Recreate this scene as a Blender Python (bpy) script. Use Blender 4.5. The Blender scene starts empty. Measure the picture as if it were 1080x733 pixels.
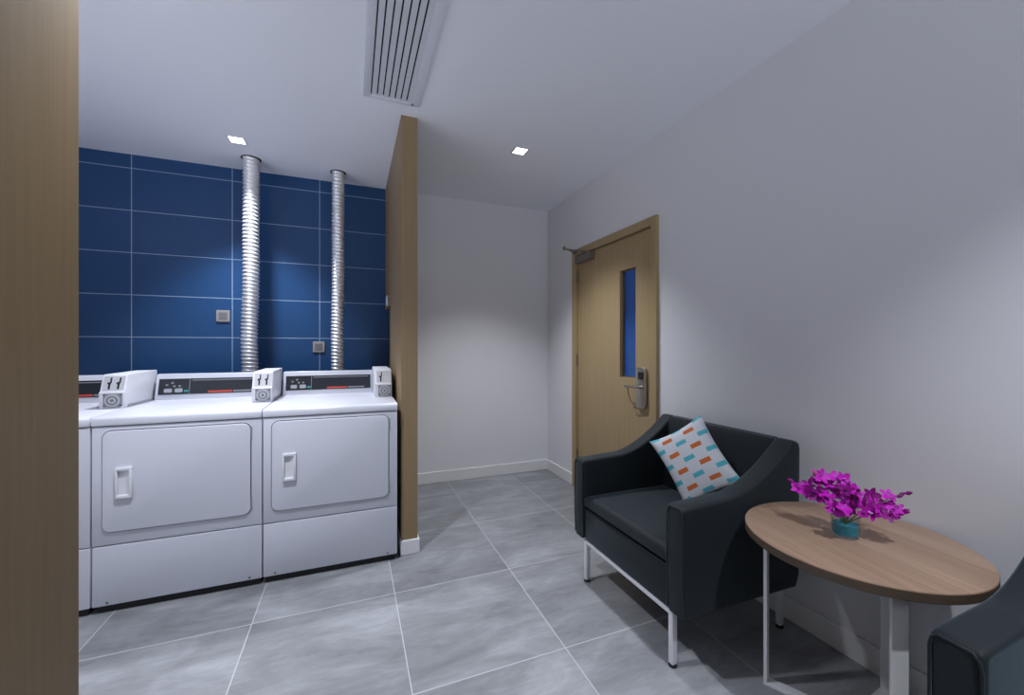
import bpy, bmesh, math, random
from mathutils import Vector, Matrix, Euler
random.seed(7)
S = bpy.context.scene
COL = S.collection
H = 1.21            # camera height
CEIL = 2.565
XR = 1.815          # right wall
YB = 3.63           # back wall
PI = math.pi

# ------------------------------------------------------------------ helpers
def obj(name, bm, mat, parent=None, smooth=None):
    me = bpy.data.meshes.new(name)
    bmesh.ops.recalc_face_normals(bm, faces=bm.faces[:])
    bm.to_mesh(me); bm.free()
    if mat is not None:
        for m in (mat if isinstance(mat, (list, tuple)) else [mat]):
            me.materials.append(m)
    o = bpy.data.objects.new(name, me); COL.objects.link(o)
    if smooth is not None:
        for p in me.polygons: p.use_smooth = True
        if smooth < 180:
            bm2 = bmesh.new(); bm2.from_mesh(me)
            for e in bm2.edges:
                if len(e.link_faces) == 2 and e.calc_face_angle(0) > math.radians(smooth):
                    e.smooth = False
            bm2.to_mesh(me); bm2.free()
    if parent: o.parent = parent
    return o

def tag(o, label, cat, group=None):
    o['label'] = label; o['category'] = cat
    if group: o['group'] = group
    return o

def thing(name, label, cat, loc=(0, 0, 0), group=None):
    o = bpy.data.objects.new(name, None); COL.objects.link(o)
    o.location = loc; o.empty_display_size = .1
    return tag(o, label, cat, group)

def struct(name, bm, mat, parent=None, smooth=None):
    o = obj(name, bm, mat, parent, smooth)
    if not parent: o['kind'] = 'structure'
    return o

def copy_tree(o, parent=None):
    c = o.copy(); COL.objects.link(c); c.parent = parent
    for ch in o.children: copy_tree(ch, c)
    return c

def box(bm, x0, x1, y0, y1, z0, z1, bev=0, seg=2):
    vs = [bm.verts.new(p) for p in ((x0,y0,z0),(x1,y0,z0),(x1,y1,z0),(x0,y1,z0),(x0,y0,z1),(x1,y0,z1),(x1,y1,z1),(x0,y1,z1))]
    fs = [bm.faces.new([vs[i] for i in f]) for f in ((0,3,2,1),(4,5,6,7),(0,1,5,4),(1,2,6,5),(2,3,7,6),(3,0,4,7))]
    if bev:
        es = list({e for f in fs for e in f.edges})
        bmesh.ops.bevel(bm, geom=es, offset=bev, segments=seg, profile=.5, affect='EDGES')
    return vs

def B(*a, **k):
    bm = bmesh.new(); box(bm, *a, **k); return bm

def prism(bm, pts, axis, a, b, bev=0, seg=3, bevel_all=False, ang=30):
    """extrude a closed 2-D outline along axis ('x': pts are (y,z); 'y': (x,z); 'z': (x,y))"""
    def P(p, t):
        return {'x': (t, p[0], p[1]), 'y': (p[0], t, p[1]), 'z': (p[0], p[1], t)}[axis]
    v0 = [bm.verts.new(P(p, a)) for p in pts]; v1 = [bm.verts.new(P(p, b)) for p in pts]
    n = len(pts)
    fs = [bm.faces.new(v0), bm.faces.new(v1[::-1])]
    side = [bm.faces.new((v0[i], v1[i], v1[(i+1) % n], v0[(i+1) % n])) for i in range(n)]
    bmesh.ops.recalc_face_normals(bm, faces=fs + side)
    if bev:
        es = set(e for f in fs for e in f.edges)
        if bevel_all:
            for f in side:
                for e in f.edges:
                    if len(e.link_faces) == 2 and e.calc_face_angle(0) > math.radians(ang): es.add(e)
        bmesh.ops.bevel(bm, geom=list(es), offset=bev, segments=seg, profile=.5, affect='EDGES', clamp_overlap=True)

def rrect(x0, x1, z0, z1, r, n=6):
    out = []
    for cx, cz, a0 in ((x1-r, z0+r, -PI/2), (x1-r, z1-r, 0), (x0+r, z1-r, PI/2), (x0+r, z0+r, PI)):
        for i in range(n+1):
            a = a0 + PI/2*i/n
            out.append((cx + r*math.cos(a), cz + r*math.sin(a)))
    return out

def lathe(bm, prof, c=(0, 0, 0), n=48, cap=False):
    rings = []
    for r, z in prof:
        rings.append([bm.verts.new((c[0]+r*math.cos(2*PI*k/n), c[1]+r*math.sin(2*PI*k/n), c[2]+z)) for k in range(n)])
    for a, b in zip(rings, rings[1:]):
        for k in range(n):
            bm.faces.new((a[k], a[(k+1) % n], b[(k+1) % n], b[k]))
    if cap:
        bm.faces.new(rings[0][::-1]); bm.faces.new(rings[-1])
    return rings

def tube(bm, pts, r, n=10, cap=True):
    pts = [Vector(p) for p in pts]
    rad = r if isinstance(r, (list, tuple)) else [r]*len(pts)
    up = None; rings = []
    for i, p in enumerate(pts):
        d = (pts[min(i+1, len(pts)-1)] - pts[max(i-1, 0)]).normalized()
        if up is None:
            up = d.orthogonal().normalized()
        up = (up - d*up.dot(d)).normalized(); s = d.cross(up)
        rings.append([bm.verts.new(p + (up*math.cos(2*PI*k/n) + s*math.sin(2*PI*k/n))*rad[i]) for k in range(n)])
    for a, b in zip(rings, rings[1:]):
        for k in range(n):
            bm.faces.new((a[k], a[(k+1) % n], b[(k+1) % n], b[k]))
    if cap:
        bm.faces.new(rings[0][::-1]); bm.faces.new(rings[-1])

def disc_y(bm, cx, cz, y0, y1, r, n=24):
    prism(bm, [(cx + r*math.cos(2*PI*k/n), cz + r*math.sin(2*PI*k/n)) for k in range(n)], 'y', y0, y1)

# ------------------------------------------------------------------ materials
class N:
    def __init__(self, name):
        self.m = bpy.data.materials.new(name); self.m.use_nodes = True
        self.t = self.m.node_tree; self.b = self.t.nodes['Principled BSDF']
    def n(self, kind, **k):
        nd = self.t.nodes.new(kind)
        for a, v in k.items(): setattr(nd, a, v)
        return nd
    def l(self, a, b): self.t.links.new(a, b)
    def math(self, op, a, b=None, c=None):
        nd = self.n('ShaderNodeMath', operation=op)
        for i, v in enumerate((a, b, c)):
            if v is None: continue
            if isinstance(v, (int, float)): nd.inputs[i].default_value = v
            else: self.l(v, nd.inputs[i])
        return nd.outputs[0]
    def mix(self, f, a, b):
        nd = self.n('ShaderNodeMix', data_type='RGBA')
        for s, v in ((nd.inputs[0], f), (nd.inputs[6], a), (nd.inputs[7], b)):
            if isinstance(v, (int, float)): s.default_value = v
            elif isinstance(v, tuple): s.default_value = (*v, 1)
            else: self.l(v, s)
        return nd.outputs[2]
    def ramp(self, f, stops):
        nd = self.n('ShaderNodeValToRGB'); e = nd.color_ramp.elements
        while len(e) < len(stops): e.new(.5)
        for el, (p, c) in zip(e, stops): el.position = p; el.color = (*c, 1)
        self.l(f, nd.inputs[0]); return nd.outputs[0]
    def noise(self, vec, scale, detail=4, rough=.5, dist=0):
        nd = self.n('ShaderNodeTexNoise'); nd.inputs['Scale'].default_value = scale
        nd.inputs['Detail'].default_value = detail; nd.inputs['Roughness'].default_value = rough
        nd.inputs['Distortion'].default_value = dist
        if vec is not None: self.l(vec, nd.inputs['Vector'])
        return nd.outputs['Fac']
    def co(self, which='Object'):
        return self.n('ShaderNodeTexCoord').outputs[which]
    def map(self, v, scale=(1, 1, 1), rot=(0, 0, 0), loc=(0, 0, 0)):
        nd = self.n('ShaderNodeMapping'); self.l(v, nd.inputs[0])
        nd.inputs['Scale'].default_value = scale; nd.inputs['Rotation'].default_value = rot; nd.inputs['Location'].default_value = loc
        return nd.outputs[0]
    def bump(self, f, strength=.2, dist=.002):
        nd = self.n('ShaderNodeBump'); nd.inputs['Strength'].default_value = strength; nd.inputs['Distance'].default_value = dist
        self.l(f, nd.inputs['Height']); self.l(nd.outputs[0], self.b.inputs['Normal'])
    def set(self, **k):
        for a, v in k.items():
            s = self.b.inputs[a.replace('_', ' ')]
            if isinstance(v, tuple): s.default_value = (*v, 1) if len(v) == 3 else v
            elif isinstance(v, (int, float)): s.default_value = v
            else: self.l(v, s)
        return self

def plain(name, c, rough=.5, metal=0, spec=.5, var=.04, scale=30, bump=0):
    m = N(name); f = m.noise(m.co(), scale, 3)
    lo = tuple(max(0, x*(1-var)) for x in c); hi = tuple(min(1, x*(1+var)) for x in c)
    m.set(Base_Color=m.mix(f, lo, hi), Roughness=rough, Metallic=metal, Specular_IOR_Level=spec)
    if bump: m.bump(f, bump, .001)
    return m.m

def wood(name, dark, light, grain=(40, 40, 1.2), rough=.5, scale=1.0):
    m = N(name); v = m.map(m.co(), grain)
    a = m.noise(v, 1.5*scale, 6, .6, .4)
    v2 = m.map(m.co(), tuple(g*4 for g in grain[:2]) + (grain[2]*2,)) if grain[2] < grain[0] else m.map(m.co(), tuple(g*3 for g in grain))
    b = m.noise(v2, 2*scale, 3, .6)
    f = m.math('MULTIPLY_ADD', b, .35, m.math('MULTIPLY', a, .65))
    m.set(Base_Color=m.ramp(f, [(.3, dark), (.7, light)]), Roughness=rough, Specular_IOR_Level=.35)
    m.bump(b, .06, .001)
    return m.m

def fabric(name, c, rough=.85, spec=.25, heather=.55):
    m = N(name); co = m.co()
    w = m.noise(m.map(co, (1, 1, 1)), 900, 2)
    h = m.noise(m.map(co, (260, 260, 90)), 1, 4, .7)
    lo = tuple(x*(1-heather) for x in c); hi = tuple(min(1, x*(1+heather)) for x in c)
    m.set(Base_Color=m.mix(h, lo, hi), Roughness=rough, Specular_IOR_Level=spec)
    m.b.inputs['Sheen Weight'].default_value = .32; m.b.inputs['Sheen Roughness'].default_value = .4; m.b.inputs['Sheen Tint'].default_value = (.62, .82, .95, 1)
    m.bump(w, .25, .0015)
    return m.m

M = {}
M['wall'] = plain('wall_paint', (.745, .748, .785), .75, spec=.2, var=.015, scale=3)
M['ceil'] = plain('ceiling_paint', (.85, .87, .945), .85, spec=.15, var=.01, scale=2)
M['skirt'] = plain('skirting_white', (.78, .78, .80), .4, var=.01)
M['white'] = plain('white_enamel', (.61, .625, .705), .28, var=.012, scale=4)
M['white2'] = plain('white_plastic', (.70, .71, .76), .35, var=.02)
M['gap'] = plain('dark_seam', (.05, .05, .06), .8)
M['black'] = plain('black_rubber', (.012, .012, .014), .6)
M['panel'] = plain('control_panel_dark', (.018, .022, .030), .25, var=.2)
M['grey'] = plain('grey_plastic', (.28, .29, .32), .4)
M['lgrey'] = plain('pale_grey_button', (.48, .5, .55), .4)
M['slide'] = plain('coin_slide_silver', (.62, .63, .67), .35)
M['teal'] = plain('teal_button', (.03, .32, .34), .4)
M['red'] = plain('red_print', (.62, .07, .05), .5)
M['steel'] = plain('brushed_steel', (.50, .49, .47), .35, metal=1, var=.1, scale=60)
M['steel_d'] = plain('dark_bronze_steel', (.22, .20, .18), .4, metal=.8, var=.1)
M['leg'] = plain('white_metal_legs', (.72, .72, .76), .35, var=.02)
M['tleg'] = plain('white_table_metal', (.76, .77, .80), .4, var=.02)
M['closer'] = plain('closer_bronze', (.20, .175, .16), .45, metal=.4)
M['socket'] = plain('bronze_socket_plate', (.36, .34, .33), .4, metal=.3)
M['socket_d'] = plain('socket_insert', (.17, .17, .18), .5)
M['vent'] = plain('vent_aluminium', (.70, .73, .80), .5, var=.03)
M['hole'] = plain('dark_opening', (.008, .008, .008), .9)
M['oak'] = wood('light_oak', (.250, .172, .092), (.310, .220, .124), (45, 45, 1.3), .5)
M['oak_shaded'] = wood('alcove_oak_shaded', (.195, .133, .068), (.245, .173, .094), (45, 45, 1.3), .5)  # oak darkened in its colour to stand for weaker light on this wall
M['oak_door'] = wood('door_oak', (.36, .26, .135), (.43, .32, .18), (30, 30, 1.0), .45)
M['fab'] = fabric('charcoal_upholstery', (.0075, .0112, .0145), .62, .3)

def m_floor():
    m = N('grey_porcelain_tile'); co = m.co(); sp = m.n('ShaderNodeSeparateXYZ'); m.l(co, sp.inputs[0])
    ux = m.math('DIVIDE', m.math('SUBTRACT', sp.outputs[0], .197), .604)
    uy = m.math('DIVIDE', m.math('SUBTRACT', sp.outputs[1], 1.442), .628)
    ix = m.math('FLOOR', ux); iy = m.math('FLOOR', uy)
    def edge(u, w):
        f = m.math('FRACT', u)
        d = m.math('MINIMUM', f, m.math('SUBTRACT', 1.0, f))
        return m.math('LESS_THAN', d, w)
    g = m.math('MAXIMUM', edge(ux, .0034), edge(uy, .0034))
    comb = m.n('ShaderNodeCombineXYZ')
    m.l(m.math('MULTIPLY', ix, 7.31), comb.inputs[0]); m.l(m.math('MULTIPLY', iy, 3.77), comb.inputs[1])
    off = m.n('ShaderNodeVectorMath', operation='ADD'); m.l(co, off.inputs[0]); m.l(comb.outputs[0], off.inputs[1])
    a = m.noise(m.map(off.outputs[0], (1.0, 2.2, 1), (0, 0, .25)), 2.0, 8, .62, .8)
    b = m.noise(m.map(off.outputs[0], (2, 9, 1), (0, 0, .3)), 2.5, 6, .7, 1.5)
    wn = m.n('ShaderNodeTexWhiteNoise', noise_dimensions='3D'); m.l(comb.outputs[0], wn.inputs[0])
    f = m.math('ADD', m.math('MULTIPLY', a, .7), m.math('MULTIPLY', b, .3))
    f = m.math('ADD', f, m.math('MULTIPLY', m.math('SUBTRACT', wn.outputs[0], .5), .10))
    c = m.ramp(f, [(.32, (.150, .155, .168)), (.5, (.235, .243, .260)), (.68, (.350, .362, .388))])
    c = m.mix(g, c, (.46, .48, .51))
    r = m.math('ADD', m.math('MULTIPLY', a, .15), .30)
    m.set(Base_Color=c, Roughness=r, Specular_IOR_Level=.4)
    m.bump(m.math('SUBTRACT', m.math('MULTIPLY', b, .15), g), .12, .002)
    return m.m
M['floor'] = m_floor()

def m_tile():
    m = N('blue_wall_tile'); co = m.co(); sp = m.n('ShaderNodeSeparateXYZ'); m.l(co, sp.inputs[0])
    ux = m.math('DIVIDE', m.math('ADD', sp.outputs[0], .840), .598)
    uz = m.math('DIVIDE', m.math('SUBTRACT', sp.outputs[2], 1.284), .296)
    def edge(u, w):
        f = m.math('FRACT', u)
        return m.math('LESS_THAN', m.math('MINIMUM', f, m.math('SUBTRACT', 1.0, f)), w)
    g = m.math('MAXIMUM', edge(ux, .0042), edge(uz, .0085))
    comb = m.n('ShaderNodeCombineXYZ'); m.l(m.math('FLOOR', ux), comb.inputs[0]); m.l(m.math('FLOOR', uz), comb.inputs[2])
    wn = m.n('ShaderNodeTexWhiteNoise', noise_dimensions='3D'); m.l(comb.outputs[0], wn.inputs[0])
    c = m.mix(wn.outputs[0], (.015, .064, .180), (.017, .069, .192))
    c = m.mix(g, c, (.30, .40, .55))
    m.set(Base_Color=c, Roughness=m.mix(g, (.30,)*3, (.7,)*3), Specular_IOR_Level=.4)
    m.bump(m.math('SUBTRACT', 1.0, g), .15, .002)
    return m.m
M['tile'] = m_tile()

def m_duct():
    m = N('ribbed_aluminium_foil'); f = m.noise(m.co(), 40, 3)
    m.set(Base_Color=m.mix(f, (.82, .82, .85), (.92, .92, .95)), Metallic=.6, Roughness=.32)
    m.bump(f, .25, .003)
    return m.m
M['duct'] = m_duct()

def m_pillow():
    m = N('patterned_cushion_cotton'); sp = m.n('ShaderNodeSeparateXYZ'); m.l(m.co('UV'), sp.inputs[0])
    U, V = sp.outputs[0], sp.outputs[1]
    u5 = m.math('MULTIPLY', U, 5.0); col = m.math('FLOOR', u5)
    odd = m.math('MODULO', col, 2.0)
    fu = m.math('ABSOLUTE', m.math('SUBTRACT', m.math('FRACT', u5), .5))
    vv = m.math('ADD', m.math('DIVIDE', V, .225), m.math('MULTIPLY', odd, .5))
    fv = m.math('ABSOLUTE', m.math('SUBTRACT', m.math('FRACT', m.math('ADD', vv, .44)), .5))
    mask = m.math('MULTIPLY', m.math('LESS_THAN', fu, .45), m.math('LESS_THAN', fv, .132))
    dash = m.mix(odd, (.10, .50, .60), (.66, .17, .045))
    w = m.noise(m.co(), 600, 2)
    c = m.mix(mask, m.mix(w, (.66, .68, .74), (.76, .78, .83)), dash)
    m.set(Base_Color=c, Roughness=.85, Specular_IOR_Level=.2); m.bump(w, .15, .001)
    return m.m
M['pillow'] = m_pillow()

def m_table():
    m = N('table_walnut_staves'); co = m.map(m.co(), (1, 1, 1), (0, 0, math.radians(8)))
    sp = m.n('ShaderNodeSeparateXYZ'); m.l(co, sp.inputs[0])
    k = m.math('FLOOR', m.math('DIVIDE', m.math('ADD', sp.outputs[0], .03), .092))
    wn = m.n('ShaderNodeTexWhiteNoise', noise_dimensions='1D'); m.l(k, wn.inputs['W'])
    cb = m.n('ShaderNodeCombineXYZ'); m.l(m.math('MULTIPLY', k, 3.7), cb.inputs[2])
    ad = m.n('ShaderNodeVectorMath', operation='ADD'); m.l(co, ad.inputs[0]); m.l(cb.outputs[0], ad.inputs[1])
    a = m.noise(m.map(ad.outputs[0], (38, 1.8, 38)), 1.6, 6, .6, .5)
    f = m.math('ADD', m.math('MULTIPLY', a, .75), m.math('MULTIPLY', wn.outputs[0], .28))
    m.set(Base_Color=m.ramp(f, [(.3, (.275, .178, .122)), (.75, (.415, .28, .198))]), Roughness=.45, Specular_IOR_Level=.35)
    m.bump(a, .05, .001)
    return m.m
M['table'] = m_table()
M['table_edge'] = wood('table_edge_band', (.075, .052, .036), (.12, .085, .06), (10, 10, 60), .5)

def m_emit(name, c, s):
    m = N(name); m.set(Base_Color=c, Emission_Color=c, Emission_Strength=s); return m.m
M['lamp'] = m_emit('lamp_diffuser', (1.0, .98, .96), 6)

def m_glass(name, tint, gloss=.08):
    m = N(name); t = m.n('ShaderNodeBsdfTransparent'); t.inputs[0].default_value = (*tint, 1)
    g = m.n('ShaderNodeBsdfGlossy'); g.inputs['Roughness'].default_value = .03
    lw = m.n('ShaderNodeLayerWeight'); lw.inputs[0].default_value = .5
    fr = m.math('MULTIPLY_ADD', m.math('POWER', lw.outputs['Facing'], 4.0), .80, .04)
    mx = m.n('ShaderNodeMixShader'); m.l(fr, mx.inputs[0]); m.l(t.outputs[0], mx.inputs[1]); m.l(g.outputs[0], mx.inputs[2])
    m.l(mx.outputs[0], m.t.nodes['Material Output'].inputs[0]); return m.m
M['glass'] = m_glass('clear_glass', (.90, .95, .96))
M['pane'] = m_glass('door_glass', (.92, .95, .97))
M['water'] = m_glass('blue_water', (.20, .78, .92))
_n = M['water'].node_tree; _d = _n.nodes.new('ShaderNodeBsdfDiffuse'); _d.inputs[0].default_value = (.04, .46, .60, 1)
_x = _n.nodes.new('ShaderNodeMixShader'); _x.inputs[0].default_value = .45
_o = _n.nodes['Material Output']; _s = _o.inputs[0].links[0].from_socket
_n.links.new(_s, _x.inputs[1]); _n.links.new(_d.outputs[0], _x.inputs[2]); _n.links.new(_x.outputs[0], _o.inputs[0])
def m_petal(name, lo, hi):
    m = N(name); f = m.noise(m.co(), 45, 3)
    m.set(Base_Color=m.mix(f, lo, hi), Roughness=.55, Specular_IOR_Level=.3)
    m.b.inputs['Subsurface Weight'].default_value = 0
    return m.m
M['petal'] = m_petal('magenta_petal', (.38, .004, .34), (.70, .016, .64))
M['petal2'] = m_petal('deep_purple_petal', (.17, .002, .15), (.34, .005, .29))
M['lip'] = m_petal('pale_violet_lip', (.60, .18, .72), (.78, .42, .85))
M['stem'] = plain('green_stem', (.09, .14, .04), .5)
M['budm'] = m_petal('pink_bud', (.45, .06, .22), (.60, .16, .32))
M['blue_wall'] = plain('corridor_blue_paint', (.010, .115, .44), .5, var=.03)

# ------------------------------------------------------------------ room shell
XL, YF = -2.3, -1.9
struct('floor', B(XL-.1, XR+.15, YF-.1, YB+.1, -.1, 0), M['floor'])
struct('ceiling', B(XL-.1, XR+.15, YF-.1, YB+.1, CEIL, CEIL+.1), M['ceil'])
struct('wall_back', B(.30, XR+.15, YB, YB+.1, 0, CEIL), M['wall'])
struct('wall_laundry', B(XL-.1, .30, YB, YB+.1, 0, CEIL), M['tile'])
struct('wall_left', B(XL-.1, XL, 1.9, YB, 0, CEIL), M['wall'])
DY0, DY1, DZ = 2.055, 3.115, 2.055       # door frame outer
bm = bmesh.new()
box(bm, XR, XR+.15, YF, DY0+.02, 0, CEIL); box(bm, XR, XR+.15, DY1-.02, YB, 0, CEIL)
box(bm, XR, XR+.15, DY0+.02, DY1-.02, DZ-.02, CEIL)
struct('wall_right', bm, M['wall'])

# oak clad partition between the laundry bay and the door lobby
bm = bmesh.new()
box(bm, .268, .362, 2.435, 3.15, .085, CEIL); box(bm, .268, .362, 3.15, YB, 1.53, CEIL); box(bm, .298, .362, 3.15, YB, .085, 1.53)
struct('wall_partition', bm, M['oak'])
struct('baseboard_partition', B(.262, .372, 2.425, YB, 0, .085, bev=.004), M['skirt'])
# oak clad side wall next to the camera
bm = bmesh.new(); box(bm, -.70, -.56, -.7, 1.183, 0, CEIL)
struct('wall_alcove', bm, M['oak_shaded'])

def skirt(name, pts):
    bm = bmesh.new()
    for a in pts: box(bm, *a, bev=.004)
    struct(name, bm, M['skirt'])
skirt('baseboard_back', [(.372, XR, YB-.013, YB, 0, .10)])
skirt('baseboard_right', [(XR-.013, XR, YF, DY0, 0, .10), (XR-.013, XR, DY1, YB-.013, 0, .10)])

# ------------------------------------------------------------------ door
fw = .055
bm = bmesh.new()
box(bm, XR-.022, XR+.15, DY0, DY0+fw, 0, DZ, bev=.003); box(bm, XR-.022, XR+.15, DY1-fw, DY1, 0, DZ, bev=.003)
box(bm, XR-.022, XR+.15, DY0+fw, DY1-fw, DZ-fw, DZ, bev=.003)
box(bm, XR+.055, XR+.07, DY0+fw, DY0+fw+.012, 0, DZ-fw); box(bm, XR+.055, XR+.07, DY1-fw-.012, DY1-fw, 0, DZ-fw)
box(bm, XR+.055, XR+.07, DY0+fw, DY1-fw, DZ-fw-.012, DZ-fw)
frame = struct('trim_1', bm, M['oak_door'])
door = bpy.data.objects.new('door_1', None); COL.objects.link(door); door.location = (XR, DY1-fw, 0); door['kind'] = 'structure'
door.empty_display_size = .1
def dpart(name, bm, mat, parent=None, smooth=None):
    o = obj(name, bm, mat, parent or door, smooth)
    if not parent: o.matrix_parent_inverse = Matrix.Translation(door.location).inverted()
    return o
ly0, ly1, lz1 = DY0+fw+.004, DY1-fw-.004, DZ-fw-.006
wy0, wy1, wz0, wz1 = 2.292, 2.470, .995, 1.768
lx0, lx1 = XR+.008, XR+.053
bm = bmesh.new()
box(bm, lx0, lx1, ly0, wy0, .006, lz1); box(bm, lx0, lx1, wy1, ly1, .006, lz1)
box(bm, lx0, lx1, wy0, wy1, .006, wz0); box(bm, lx0, lx1, wy0, wy1, wz1, lz1)
dpart('leaf', bm, M['oak_door'])
dpart('glass_pane', B(XR+.038, XR+.044, wy0, wy1, wz0, wz1), M['pane'])
bm = bmesh.new(); e = .010
for a in ((wy0, wy0+e, wz0, wz1), (wy1-e, wy1, wz0, wz1), (wy0, wy1, wz0, wz0+e), (wy0, wy1, wz1-e, wz1)):
    box(bm, XR+.030, XR+.038, *a)
dpart('glazing_bead', bm, M['steel_d'])
for z in (.28, 1.10, 1.82):
    bm = bmesh.new(); tube(bm, [(XR-.001, DY1-fw+.002, z-.05), (XR-.001, DY1-fw+.002, z+.05)], .007, 12)
    dpart('hinge', bm, M['steel_d'], smooth=40)
# lock plate, card reader, lever
bm = bmesh.new(); prism(bm, rrect(2.168, 2.262, .80, 1.078, .03), 'x', XR-.016, lx0, bev=.006)
lock = dpart('lock_plate', bm, M['steel'], smooth=40)
def sub(name, bm, mat, smooth=None):
    return obj(name, bm, mat, lock, smooth)
lock_inv = None
def lsub(name, bm, mat, smooth=None):
    o = obj(name, bm, mat, lock, smooth); o.matrix_parent_inverse = Matrix.Identity(4); return o
lsub('card_reader', B(XR-.021, XR-.015, 2.186, 2.236, .995, 1.045, bev=.003), M['black'])
bm = bmesh.new()
tube(bm, [(XR-.016, 2.20, .945), (XR-.045, 2.20, .945)], .011, 16); tube(bm, [(XR-.047, 2.185, .945), (XR-.049, 2.26, .945), (XR-.050, 2.34, .941)], [.010, .009, .007], 14)
lsub('lever_handle', bm, M['steel'], smooth=50)
bm = bmesh.new()
tube(bm, [(XR-.035, 2.325, .935), (XR-.034, 2.318, .89), (XR-.03, 2.298, .845), (XR-.022, 2.268, .812), (XR-.014, 2.235, .803)], .0035, 8)
lsub('key_strap', bm, M['steel_d'], smooth=60)
# closer
bm = bmesh.new(); box(bm, XR-.045, lx0, 2.80, 3.03, 1.925, 1.985, bev=.006)
closer = dpart('door_closer', bm, M['closer'])
bm = bmesh.new()
tube(bm, [(XR-.02, 2.90, 1.985), (XR-.02, 2.90, 2.005), (XR-.185, 2.955, 2.022)], .0065, 10)
tube(bm, [(XR-.185, 2.955, 2.03), (XR-.015, 3.06, 2.025)], .0055, 10); tube(bm, [(XR-.185, 2.955, 2.012), (XR-.185, 2.955, 2.042)], .012, 12)
box(bm, XR-.030, XR-.0225, 3.03, 3.085, 2.012, 2.037)
obj('closer_arm', bm, M['closer'], closer, 50)
# corridor seen through the glazing slit
bm = bmesh.new(); box(bm, 2.9, 3.0, 1.9, 5.1, 0, CEIL); box(bm, XR+.15, 3.0, 5.0, 5.1, 0, CEIL); box(bm, XR+.15, 3.0, 1.8, 1.9, 0, CEIL)
struct('wall_corridor', bm, M['blue_wall'])
struct('floor_corridor', B(XR+.15, 3.0, 1.8, 5.1, -.1, 0), M['floor'])
struct('ceiling_corridor', B(XR+.15, 3.0, 1.8, 5.1, CEIL, CEIL+.1), M['ceil'])
struct('wall_corridor_inner', B(XR+.15, XR+.2, YB+.1, 5.1, 0, CEIL), M['wall'])

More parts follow.
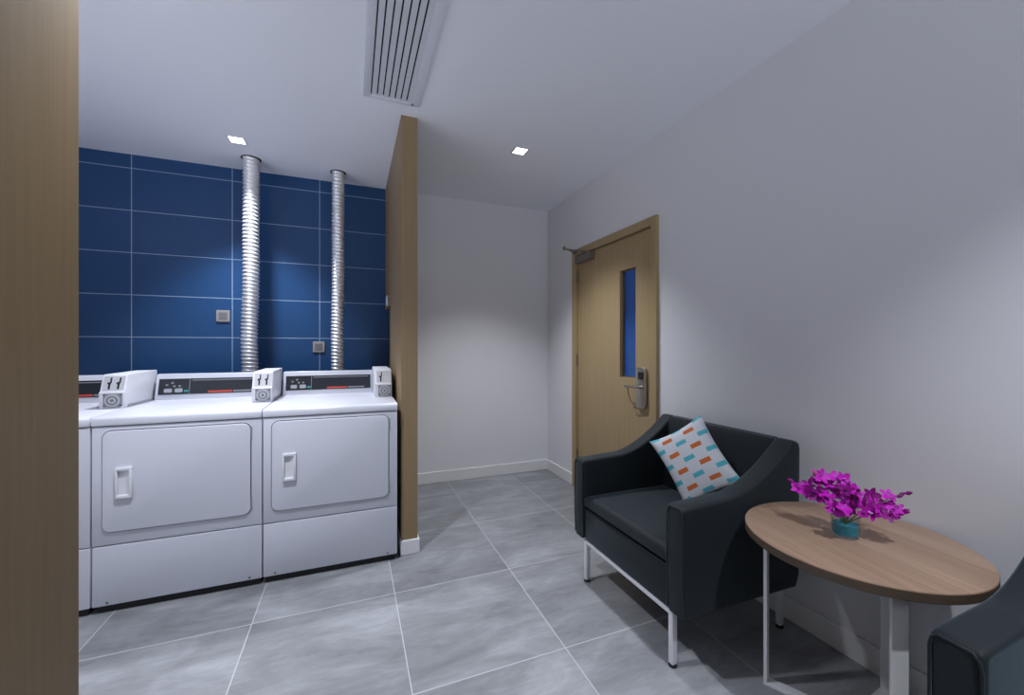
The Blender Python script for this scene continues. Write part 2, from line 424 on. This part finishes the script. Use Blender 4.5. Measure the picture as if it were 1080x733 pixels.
# ------------------------------------------------------------------ dryers
W_ = .664; DEP = .69
def make_dryer(label):
    t = thing('clothes_dryer', label, 'dryer', (0, 0, 0), 'coin operated dryers along the tiled wall')
    obj('plinth', B(.012, W_-.012, .02, DEP-.02, 0, .040), M['black'], t)
    obj('cabinet', B(0, W_, .012, DEP, .034, .852, bev=.004), M['white'], t, 40)
    bm = bmesh.new(); prism(bm, rrect(.0015, W_-.0015, .311, .849, .004, 2), 'y', 0, .013, bev=.003, seg=2)
    obj('front_panel', bm, M['white'], t, 40)
    bm = bmesh.new(); prism(bm, rrect(.0015, W_-.0015, .036, .306, .004, 2), 'y', 0, .013, bev=.004, seg=2)
    lp = obj('lower_panel', bm, M['white'], t, 40)
    for x in (.055, W_-.055):
        bm = bmesh.new(); disc_y(bm, x, .050, -.002, .001, .005, 12); obj('screw', bm, M['steel_d'], lp)
    bm = bmesh.new()
    prism(bm, rrect(.037, .618, .3665, .833, .036), 'y', -.0012, .002)
    obj('door_gap', bm, M['gap'], t)
    bm = bmesh.new()
    prism(bm, rrect(.0405, .6145, .370, .8295, .033), 'y', -.010, .001, bev=.004, seg=3)
    d = obj('door', bm, M['white'], t, 40)
    # handle : raised frame with a scooped finger pull
    hx, hz0, hz1, hw = .122, .522, .664, .031
    bm = bmesh.new()
    box(bm, hx-hw, hx+hw, -.026, -.009, hz1-.016, hz1, bev=.004); box(bm, hx-hw, hx+hw, -.026, -.009, hz0, hz0+.016, bev=.004)
    box(bm, hx-hw, hx-hw+.009, -.026, -.009, hz0+.006, hz1-.006, bev=.003); box(bm, hx+hw-.012, hx+hw, -.026, -.009, hz0+.006, hz1-.006, bev=.003)
    pts = [(hx-hw+.006, -.0102), (hx-.004, -.0108), (hx+.010, -.014), (hx+hw-.008, -.024), (hx+hw-.008, -.0101)]
    prism(bm, pts, 'z', hz0+.010, hz1-.010)
    obj('handle', bm, M['white2'], d, 35)
    for z in (.42, .78): obj('hinge', B(.6155, .6215, -.006, .002, z-.03, z+.03), M['grey'], t)
    # worktop with rounded front lip
    bm = bmesh.new()
    pts = [(-.006, .855), (-.008, .862), (-.008, .882), (-.004, .890), (.006, .895), (DEP, .899), (DEP, .855)]
    prism(bm, pts, 'x', .0005, W_-.0005, bev=.003, seg=2)
    obj('worktop', bm, M['white'], t, 35)
    # console
    cx0, cx1 = .004, .556
    bm = bmesh.new(); prism(bm, [(.610, .899), (.648, 1.042), (.656, 1.050), (.690, 1.050), (.690, .899)], 'x', cx0, cx1, bev=.004, seg=2)
    con = obj('console', bm, M['white'], t, 35)
    ang = math.atan2(.038, .143)
    def face(bm):   # flat drawing (x, -thickness, height) laid on the sloping face
        bm.transform(Matrix.Translation((0, .610, .899)) @ Matrix.Rotation(-ang, 4, 'X')); return bm
    x0, x1 = .020, cx1-.012
    L = x1-x0
    obj('control_panel', face(B(x0, x1, -.0015, .001, .030, .126)), M['panel'], con)
    obj('panel_divider', face(B(x0+.285*L, x0+.291*L, -.0022, 0, .033, .124)), M['grey'], con)
    for f in (.09, .19):
        obj('button', face(B(x0+f*L-.019, x0+f*L+.019, -.005, -.001, .042, .066, bev=.005)), M['lgrey'], con)
    for f, z in ((.075, .088), (.145, .080), (.195, .080), (.125, .100)):
        obj('indicator_mark', face(B(x0+f*L-.006, x0+f*L+.006, -.0025, -.001, z-.005, z+.005)), M['grey'], con)
    obj('button', face(B(x0+.262*L-.012, x0+.262*L+.010, -.004, -.001, .042, .056, bev=.003)), M['teal'], con)
    obj('red_strip', face(B(x0+.47*L, x0+.71*L, -.0024, -.001, .035, .047)), M['red'], con)
    obj('grey_strip', face(B(x0+.72*L, x0+.92*L, -.0024, -.001, .037, .046)), M['grey'], con)
    obj('print_line', face(B(x0+.31*L, x0+.97*L, -.0024, -.001, .112, .117)), M['grey'], con)
    # coin box
    bx0, bx1 = .558, .660
    bm = bmesh.new()
    prism(bm, [(.305, .897), (.302, .978), (.314, .986), (.342, 1.062), (.352, 1.070), (.690, 1.074), (.690, .897)], 'x', bx0, bx1, bev=.004, seg=2)
    cb = obj('coin_box', bm, M['white2'], t, 35)
    obj('base_shadow_rail', B(bx1-.002, bx1+.003, .34, .66, .899, .912), M['grey'], cb)
    a2 = math.atan2(.028, .076)
    def face2(bm):
        bm.transform(Matrix.Translation((0, .314, .986)) @ Matrix.Rotation(-a2, 4, 'X')); return bm
    return t, cb, face2, bx0, bx1

def coin_front(cb, face2, bx0, bx1, slots):
    bm = face2(B(bx0+.010, bx1-.006, -.002, .001, .004, .078, bev=.001))
    obj('coin_slide', bm, M['slide'], cb)
    for sx in slots:
        bm = bmesh.new()
        box(bm, sx-.004, sx+.004, -.0035, -.001, .008, .036); box(bm, sx+.001, sx+.007, -.0035, -.001, .040, .070)
        box(bm, sx, sx+.004, -.0035, -.001, .034, .042)
        prism(bm, [(sx-.003+.007*math.cos(a*PI/6), .040+.006*math.sin(a*PI/6)) for a in range(12)], 'y', -.0035, -.001)
        obj('coin_slot', face2(bm), M['black'], cb)
    cx, cz = (bx0+bx1)/2+.006, .938
    bm = bmesh.new(); prism(bm, rrect(cx-.038, cx+.038, .908, .972, .004, 2), 'y', .299, .305)
    obj('lock_frame', bm, M['grey'], cb)
    bm = bmesh.new(); disc_y(bm, cx, cz, .294, .300, .031, 32)
    obj('lock_plate', bm, M['lgrey'], cb, 40)
    bm = bmesh.new()
    n = 32
    for k in range(n):
        a, b = 2*PI*k/n, 2*PI*(k+1)/n
        q = [bm.verts.new((cx+r*math.cos(t), .2935, cz+r*math.sin(t))) for r, t in ((.017, a), (.023, a), (.023, b), (.017, b))]
        bm.faces.new(q)
    obj('lock_ring', bm, M['steel_d'], cb)
    bm = bmesh.new(); disc_y(bm, cx, cz, .2925, .294, .007, 16); obj('keyhole', bm, M['steel_d'], cb)
    for sx in (-.033, .033):
        for sz in (.912, .968):
            bm = bmesh.new(); disc_y(bm, cx+sx, sz, .2965, .2995, .0035, 10); obj('lock_screw', bm, M['black'], cb)

GRP = 'coin operated dryers along the tiled wall'
d1, cb, f2, b0, b1 = make_dryer('white coin dryer in the middle, two coin slots, larger duct behind its right end')
coin_front(cb, f2, b0, b1, (b0+.035, b0+.072))
d1.location = (-1.089, 2.39, 0)
d0 = copy_tree(d1); d0.location = (-1.757, 2.39, 0); d0['label'] = 'white coin dryer at far left, mostly hidden behind the oak side panel'
d2, cb, f2, b0, b1 = make_dryer('white coin dryer beside the oak partition, single slot on its coin box')
coin_front(cb, f2, b0, b1, (b0+.036,))
d2.location = (-.422, 2.39, 0)

# ------------------------------------------------------------------ exhaust ducts
def duct(label, x, y, r, bend):
    t = thing('exhaust_duct', label, 'duct', (x, y, .0), 'ribbed exhaust ducts')
    pitch = .027; n = 28; path = []
    z = CEIL + .02
    while z > .30:
        w = bend*math.exp(-((z-1.25)/.35)**2)
        path.append(Vector((w, 0, z))); z -= pitch/6
    steps = 60
    for k in range(1, steps+1):
        a = PI/2*k/steps; path.append(Vector((0, -.14*(1-math.cos(a)), .30 - .14*math.sin(a))))
    for k in range(1, 16): path.append(Vector((0, -.14-(y-3.086-.14)*k/15, .16)))
    bm = bmesh.new(); rings = []; s = 0
    for i, p in enumerate(path):
        if i: s += (p-path[i-1]).length
        d = (path[min(i+1, len(path)-1)]-path[max(i-1, 0)]).normalized()
        u = Vector((1, 0, 0)); v = d.cross(u).normalized(); u = v.cross(d).normalized()
        ring = []
        for k in range(n):
            th = 2*PI*k/n
            ph = (s/pitch + th/(2*PI)) % 1
            rr = r + .0045*math.sin(2*PI*ph) + .0012*math.sin(3*th+s*9)
            ring.append(bm.verts.new(p + (u*math.cos(th)+v*math.sin(th))*rr))
        rings.append(ring)
    for a, b in zip(rings, rings[1:]):
        for k in range(n): bm.faces.new((a[k], a[(k+1) % n], b[(k+1) % n], b[k]))
    obj('hose', bm, M['duct'], t, 180)
    bm = bmesh.new(); lathe(bm, [(r-.01, CEIL-.0015), (r+.014, CEIL-.0015), (r+.014, CEIL+.001)], n=32)
    obj('ceiling_opening', bm, M['hole'], t)
    return t
duct('silver ribbed exhaust duct on the left, running up the tiles behind the middle dryer', -.672, 3.40, .0505, -.010)
duct('slimmer silver ribbed exhaust duct on the right, nearer to the oak partition', -.098, 3.42, .0435, -.004)

# ------------------------------------------------------------------ sockets on the tiles
def socket(label, x, z):
    t = thing('wall_socket', label, 'socket', (x, YB, z), 'square sockets on the blue tiles')
    bm = bmesh.new(); prism(bm, rrect(-.043, .043, -.043, .043, .004, 2), 'y', -.010, 0, bev=.002, seg=2)
    obj('face_plate', bm, M['socket'], t)
    obj('insert', B(-.027, .027, -.012, -.009, -.027, .027, bev=.001), M['socket_d'], t)
socket('square grey wall socket left of the larger duct', -.897, 1.446)
socket('square grey wall socket beside the slimmer duct, just above the dryers', -.248, 1.214)
t = thing('wall_switch', 'tiny white switch on the laundry side of the oak partition', 'switch', (.268, 3.40, 1.585))
obj('face_plate', B(-.010, 0, -.035, .035, -.04, .04, bev=.003), M['white2'], t)
obj('rocker', B(-.013, -.009, -.016, .016, -.025, .025, bev=.002), M['white2'], t)

# ------------------------------------------------------------------ ceiling vent
t = thing('ceiling_vent', 'long slatted grey air vent in the ceiling above the partition', 'vent', (.20, 1.8, CEIL))
vx0, vx1, vy0, vy1 = -.145, .150, -.75, .505
bm = bmesh.new()
box(bm, vx0, vx0+.038, vy0, vy1, -.014, 0, bev=.003); box(bm, vx1-.044, vx1, vy0, vy1, -.014, 0, bev=.003)
box(bm, vx0+.03, vx1-.03, vy1-.032, vy1, -.014, 0, bev=.003); box(bm, vx0+.03, vx1-.03, vy0, vy0+.032, -.014, 0, bev=.003)
obj('frame', bm, M['vent'], t, 35)
obj('backing', B(vx0+.02, vx1-.02, vy0+.02, vy1-.02, -.002, -.0008), M['hole'], t)
nsl = 7; pw = (vx1-.044-vx0-.038)/nsl
for k in range(nsl):
    xa = vx0+.038+pw*k
    bm = bmesh.new(); prism(bm, [(xa+.0055, -.013), (xa+pw-.0005, -.008), (xa+pw-.0005, -.006), (xa+.0055, -.011)], 'y', vy0+.03, vy1-.03)
    obj('slat', bm, M['vent'], t)

# ------------------------------------------------------------------ downlights
def downlight(label, x, y):
    t = thing('ceiling_downlight', label, 'downlight', (x, y, CEIL), 'recessed square downlights')
    bm = bmesh.new(); a, b = .052, .040
    box(bm, -a, a, -a, -b, -.005, 0); box(bm, -a, a, b, a, -.005, 0); box(bm, -a, -b, -b, b, -.005, 0); box(bm, b, a, -b, b, -.005, 0)
    obj('trim_ring', bm, M['white2'], t)
    obj('diffuser', B(-b, b, -b, b, -.004, -.001), M['lamp'], t)
downlight('small square downlight lit in the ceiling in front of the blue tiles', -.696, 3.12)
downlight('small square downlight lit in the ceiling right of the partition', 1.077, 2.577)

def spot(name, x, y, power, ang=92, blend=.55, col=(.90, .935, 1.0), r=.05, z=CEIL-.02):
    l = bpy.data.lights.new(name, 'SPOT'); l.energy = power; l.spot_size = math.radians(ang); l.spot_blend = blend
    l.color = col; l.shadow_soft_size = r
    o = bpy.data.objects.new(name, l); COL.objects.link(o); o.location = (x, y, z); return o
K = 1.6
spot('downlight_lamp_laundry', -.696, 3.12, 76*K, 92, .7)
spot('downlight_lamp_lobby', 1.077, 2.577, 66*K, 98, .75)
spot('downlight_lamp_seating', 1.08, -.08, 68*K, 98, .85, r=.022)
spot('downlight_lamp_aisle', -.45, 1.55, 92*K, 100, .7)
spot('fill_lamp_rear', -1.3, .2, 60*K)  # unseen lamp added to raise the ambient light
spot('fill_lamp_entry', .4, -1.1, 60*K)  # also added out of view, ambient fill from behind the camera
# lit corridor beyond the door
spot('corridor_lamp', 2.12, 3.7, 95, 84, .7, (.9, .95, 1))

# ------------------------------------------------------------------ armchairs
def make_chair(label):
    t = thing('armchair', label, 'armchair', (1.43, 1.5125, 0), 'dark upholstered armchairs by the wall')
    # local: front -x, sides at y -.3825 .. +.3825
    F, Bk, S_ = -.322, .325, .3825
    aw = .085
    def arm(y0, y1):
        bm = bmesh.new()
        pts = [(F+.004, .222), (F, .40), (F+.001, .612), (F+.006, .622), (F+.02, .626), (-.10, .634)]
        for k in range(1, 15):          # swept shoulder
            s = k/14; x = -.10 + .365*s; z = .634 + .188*s**1.75
            pts.append((x, z))
        pts += [(.285, .822), (.305, .812), (.312, .79), (.305, .26), (.285, .215)]
        prism(bm, pts, 'y', y0, y1, bev=.014, seg=4)
        return bm
    obj('arm', arm(S_-aw, S_), M['fab'], t, 60)
    obj('arm', arm(-S_, -S_+aw), M['fab'], t, 60)
    # piping along the front edges of the arms
    for s in (1, -1):
        bm = bmesh.new(); ya, yb = s*(S_-aw+.004), s*(S_-.004)
        tube(bm, [(F+.004, ya, .23), (F-.001, ya, .40), (F-.001, ya, .585), (F, ya+s*.004, .605), (F+.002, ya+s*.014, .617), (F+.002, yb-s*.012, .619), (F+.001, yb-s*.003, .611), (F, yb, .595), (F-.001, yb, .40), (F+.004, yb, .235)], .0032, 8)
        obj('piping', bm, M['fab'], t, 60)
    obj('seat_base', B(F+.012, Bk-.03, -S_+aw-.002, S_-aw+.002, .215, .378, bev=.012, seg=3), M['fab'], t, 60)
    # backrest
    bm = bmesh.new()
    prism(bm, [(.185, .38), (.215, .62), (.238, .80), (.252, .820), (.29, .822), (.308, .80), (.302, .26), (.285, .215), (.185, .215)], 'y', -S_+aw-.004, S_-aw+.004, bev=.006, seg=2)
    obj('backrest', bm, M['fab'], t, 40)
    # cushion
    bm = bmesh.new()
    y0, y1, x0, x1 = -S_+aw+.004, S_-aw-.004, F+.004, .190
    nx, ny = 40, 44
    def cz(u, v):
        e = min(1, min(u, 1-u, v, 1-v)/.05); return math.sqrt(max(0, 1-(1-e)**2))
    top = [[None]*(ny+1) for _ in range(nx+1)]; bot = [[None]*(ny+1) for _ in range(nx+1)]
    for i in range(nx+1):
        for j in range(ny+1):
            u, v = i/nx, j/ny; c = cz(u, v)
            top[i][j] = bm.verts.new((x0+(x1-x0)*u, y0+(y1-y0)*v, (.432 + .016*c + .006*math.sin(PI*u)*math.sin(PI*v))))
            bot[i][j] = bm.verts.new((x0+(x1-x0)*u, y0+(y1-y0)*v, (.398 - .006*c)))
    for i in range(nx):
        for j in range(ny):
            bm.faces.new((top[i][j], top[i+1][j], top[i+1][j+1], top[i][j+1])); bm.faces.new((bot[i][j], bot[i][j+1], bot[i+1][j+1], bot[i+1][j]))
    for i in range(nx):
        for j in (0, ny): bm.faces.new((top[i][j], top[i+1][j], bot[i+1][j], bot[i][j]))
    for j in range(ny):
        for i in (0, nx): bm.faces.new((top[i][j], top[i][j+1], bot[i][j+1], bot[i][j]))
    obj('seat_cushion', bm, M['fab'], t, 50)
    # legs: front and rear U frames
    for x, z1 in ((-.295, .214), (.295, .214)):
        bm = bmesh.new(); prism(bm, [(-.314, .196), (.314, .196), (.314, .214), (-.314, .214)], 'x', x-.013, x+.013, bev=.004, seg=2)
        obj('rail', bm, M['leg'], t, 40)
        for y in (-.302, .302):
            bm = bmesh.new(); box(bm, x-.013, x+.013, y-.012, y+.012, .010, .200, bev=.005, seg=3)
            lg = obj('leg', bm, M['leg'], t, 40)
            bm = bmesh.new(); lathe(bm, [(.015, 0), (.016, .004), (.014, .011)], (x, y, 0), 20, True)
            obj('foot_pad', bm, M['black'], lg, 40)
    return t
c1 = make_chair('dark charcoal armchair beside the door with a patterned cushion on its seat')
c2 = copy_tree(c1); c2.location = (1.440, .088, 0)
c2['label'] = 'dark armchair cut off at the bottom right corner, only one arm showing'

# ------------------------------------------------------------------ throw pillow
bm = bmesh.new(); uvl = bm.loops.layers.uv.new('UVMap')
n = 26; a, b = .176, .144
def shell(side):
    g = []
    for i in range(n+1):
        row = []
        for j in range(n+1):
            u, v = i/n, j/n; s, q = 2*u-1, 2*v-1
            k = (1-s*s)*(1-q*q)
            pin = 1 - .10*((1-s*s)*abs(q)**3 if abs(q) > abs(s) else 0); pin2 = 1 - .10*((1-q*q)*abs(s)**3 if abs(s) >= abs(q) else 0)
            th = .052*k**.42 + .0016*math.sin(9*u+4*v)*k
            row.append((bm.verts.new((side*th, -q*a*pin, s*b*pin2)), u, v))
        g.append(row)
    for i in range(n):
        for j in range(n):
            q = [g[i][j], g[i+1][j], g[i+1][j+1], g[i][j+1]]
            if side > 0: q = q[::-1]
            f = bm.faces.new([x[0] for x in q])
            for lp, x in zip(f.loops, q): lp[uvl].uv = (x[1], x[2])
shell(-1); shell(1)
bmesh.ops.remove_doubles(bm, verts=bm.verts[:], dist=1e-5)
p = obj('throw_pillow', bm, M['pillow'], None, 180)
p.location = (1.528, 1.494, .664); p.rotation_euler = (.956, .282, .523)
tag(p, 'white cushion with orange and teal dashes leaning in the armchair', 'cushion')

# ------------------------------------------------------------------ side table
TC = (1.503, .812); TZ = .60
t = thing('side_table', 'round wooden side table with thin white metal legs between the armchairs', 'table', (TC[0], TC[1], 0))
bm = bmesh.new(); R = .303
lathe(bm, [(R-.003, TZ-.030), (R, TZ-.027), (R, TZ-.004)], n=96)
bm.faces.new([v for v in bm.verts if abs(v.co.z-(TZ-.030)) < 1e-5][::-1])
obj('edge_band', bm, M['table_edge'], t, 40)
bm = bmesh.new(); lathe(bm, [(R, TZ-.004), (R-.001, TZ-.001), (R-.003, TZ)], n=96)
bm.faces.new([v for v in bm.verts if abs(v.co.z-TZ) < 1e-6])
obj('tabletop', bm, M['table'], t, 40)
for deg in (117, 231, 6):
    bm = bmesh.new(); rr, th, w = .247, .012, .019
    pts = [(.012, 0), (rr, 0), (rr, TZ-.030), (.012, TZ-.030), (.012, TZ-.039), (rr-th, TZ-.039), (rr-th, th), (.012, th)]
    prism(bm, pts, 'y', -w, w, bev=.0015, seg=1)
    bm.transform(Matrix.Rotation(math.radians(deg), 4, 'Z'))
    obj('leg', bm, M['tleg'], t)

# ------------------------------------------------------------------ vase and flowers
V = Vector((1.488, .826, TZ))
t = thing('glass_vase', 'small clear glass vase of blue water on the round table', 'vase', V)
bm = bmesh.new()
lathe(bm, [(.001, .0005), (.033, .0005), (.0365, .006), (.0375, .035), (.037, .066), (.0355, .068), (.0345, .066), (.0348, .035), (.0335, .010), (.001, .008)], n=40)
obj('glass', bm, M['glass'], t, 60)
bm = bmesh.new(); lathe(bm, [(.001, .0095), (.033, .0105), (.0342, .035), (.0342, .040), (.001, .040)], n=40)
obj('water', bm, M['water'], t, 60)

D = Vector((.875, .484, 0)); Rr = Vector((.484, -.875, 0))   # away from / across the seating side
def petal(bm, base, direc, normal, L, w, cup=.25, mi=0):
    direc = direc.normalized(); side = direc.cross(normal).normalized(); nn = side.cross(direc)
    rows = []
    for i, (f, ww) in enumerate(((0, .12), (.25, .75), (.55, 1.0), (.82, .68), (1, .06))):
        c = base + direc*L*f + nn*(cup*L*f*f*.8)
        rows.append([bm.verts.new(c + side*w*ww*s + nn*(.18*w*ww*abs(s))) for s in (-1, 0, 1)])
    for a, b in zip(rows, rows[1:]):
        for k in range(2):
            f = bm.faces.new((a[k], a[k+1], b[k+1], b[k])); f.material_index = mi
def blossom(spray, c, facing, size, rnd, deep):
    bm = bmesh.new(); f = facing.normalized()
    u = f.orthogonal().normalized(); v = f.cross(u)
    a0 = rnd.uniform(0, 2*PI)
    for k in range(5):
        a = a0 + 2*PI*k/5 + rnd.uniform(-.15, .15)
        d = u*math.cos(a)+v*math.sin(a) + f*rnd.uniform(-.05, .35)
        wide = k in (1, 4)
        petal(bm, c, d, f, size*rnd.uniform(.9, 1.1), size*(.40 if wide else .27), rnd.uniform(-.1, .4), 0)
    d = (u*math.cos(a0+PI)+v*math.sin(a0+PI))*.6 + f*.8
    petal(bm, c, d, f, size*.55, size*.25, .5, 1)
    return obj('blossom', bm, [M['petal2'] if deep else M['petal'], M['lip'] if not deep else M['petal']], spray, 180)
def bud(spray, c, d, L, mat):
    bm = bmesh.new(); d = d.normalized(); u = d.orthogonal().normalized(); v = d.cross(u)
    rings = []
    for f, r in ((0, .1), (.2, .75), (.45, 1), (.75, .65), (1, .08)):
        rings.append([bm.verts.new(c + d*L*f + (u*math.cos(k*PI/4)+v*math.sin(k*PI/4))*L*.28*r) for k in range(8)])
    for a, b in zip(rings, rings[1:]):
        for k in range(8): bm.faces.new((a[k], a[(k+1) % 8], b[(k+1) % 8], b[k]))
    bm.faces.new(rings[0][::-1]); bm.faces.new(rings[-1])
    return obj('bud', bm, mat, spray, 180)
sprays = [
    # (across, height, depth) of the tip, blossoms, buds, label
    ((-.135, .135, .02), 8, 2, 'magenta orchid spray leaning out furthest to the left of the vase'),
    ((-.085, .185, -.01), 7, 2, 'magenta orchid spray rising at upper left with a small pink bud tip'),
    ((-.020, .180, .03), 8, 1, 'magenta orchid spray standing tallest in the middle of the bouquet'),
    ((.030, .165, -.04), 8, 1, 'bright magenta orchid spray at the front centre of the bouquet'),
    ((.135, .165, .01), 4, 3, 'purple orchid spray reaching up to the right with dark buds'),
    ((.145, .110, .00), 4, 3, 'purple orchid spray reaching low to the right over the table'),
    ((-.015, .105, -.075), 7, 0, 'magenta orchid spray drooping over the near rim of the vase'),
    ((.055, .120, .065), 6, 0, 'magenta orchid spray behind the rest on the wall side'),
]
for si, ((ac, hh, dp), nb, nbud, lab) in enumerate(sprays):
    rnd = random.Random(50+si)
    sp = thing('orchid_spray', lab, 'flower', V, 'orchid sprays in the glass vase')
    tip = Rr*ac + D*dp + Vector((0, 0, hh))
    p0 = Vector((-tip.x*.12, -tip.y*.12, .012)); p1 = Vector((tip.x*.14, tip.y*.14, .075))
    def P(s):
        return p0*(1-s)**2 + (p1*1.15)*2*s*(1-s) + tip*s*s
    bm = bmesh.new(); tube(bm, [P(k/12) for k in range(13)], [.0022-.0010*k/12 for k in range(13)], 6)
    obj('stem', bm, M['stem'], sp, 60)
    tot = nb+nbud
    for k in range(tot):
        s = .60 + .40*(k+1)/tot
        c = P(min(1, s)); out = Vector((rnd.uniform(-1, 1), rnd.uniform(-1, 1), rnd.uniform(-.4, .9)))*.020
        if k < nb:
            c = c + out
            c.z = max(c.z, .074)
            face = out*20 + Vector((-.55, -.45, .45)) + Vector((rnd.uniform(-.5, .5), rnd.uniform(-.5, .5), rnd.uniform(-.3, .5)))
            blossom(sp, c, face, rnd.uniform(.020, .028), rnd, (k % 3 == 2))
        else:
            d = (tip-p1).normalized() + out*22
            bud(sp, c + out*.5, d, rnd.uniform(.016, .026), M['budm'] if (si == 1 and k == tot-1) else M['petal2'])

# ------------------------------------------------------------------ camera, world, view
cam = bpy.data.cameras.new('camera'); co = bpy.data.objects.new('camera', cam); COL.objects.link(co)
cam.sensor_width = 36; cam.lens = 428/1080*36; cam.clip_start = .02
co.location = (0, 0, H); co.rotation_euler = (PI/2, 0, -math.atan2(169, 428))
S.camera = co
w = bpy.data.worlds.new('world'); S.world = w; w.use_nodes = True
wt = w.node_tree; tc = wt.nodes.new('ShaderNodeTexCoord'); sx = wt.nodes.new('ShaderNodeSeparateXYZ'); rp = wt.nodes.new('ShaderNodeValToRGB')
mr = wt.nodes.new('ShaderNodeMapRange'); mr.inputs[1].default_value = -1; mr.inputs[2].default_value = 1
wt.links.new(tc.outputs['Generated'], sx.inputs[0]); wt.links.new(sx.outputs[2], mr.inputs[0]); wt.links.new(mr.outputs[0], rp.inputs[0])
rp.color_ramp.elements[0].position = .36; rp.color_ramp.elements[0].color = (1.0, 1.05, 1.16, 1)  # added soft fill through the open sides, stronger from below to lift the ceiling
rp.color_ramp.elements[1].position = .49; rp.color_ramp.elements[1].color = (.08, .088, .10, 1)
wt.links.new(rp.outputs[0], wt.nodes['Background'].inputs[0]); wt.nodes['Background'].inputs[1].default_value = 1.75
S.view_settings.view_transform = 'Standard'; S.view_settings.look = 'None'
S.view_settings.exposure = .13; S.view_settings.gamma = 1; S.view_settings.use_curve_mapping = False
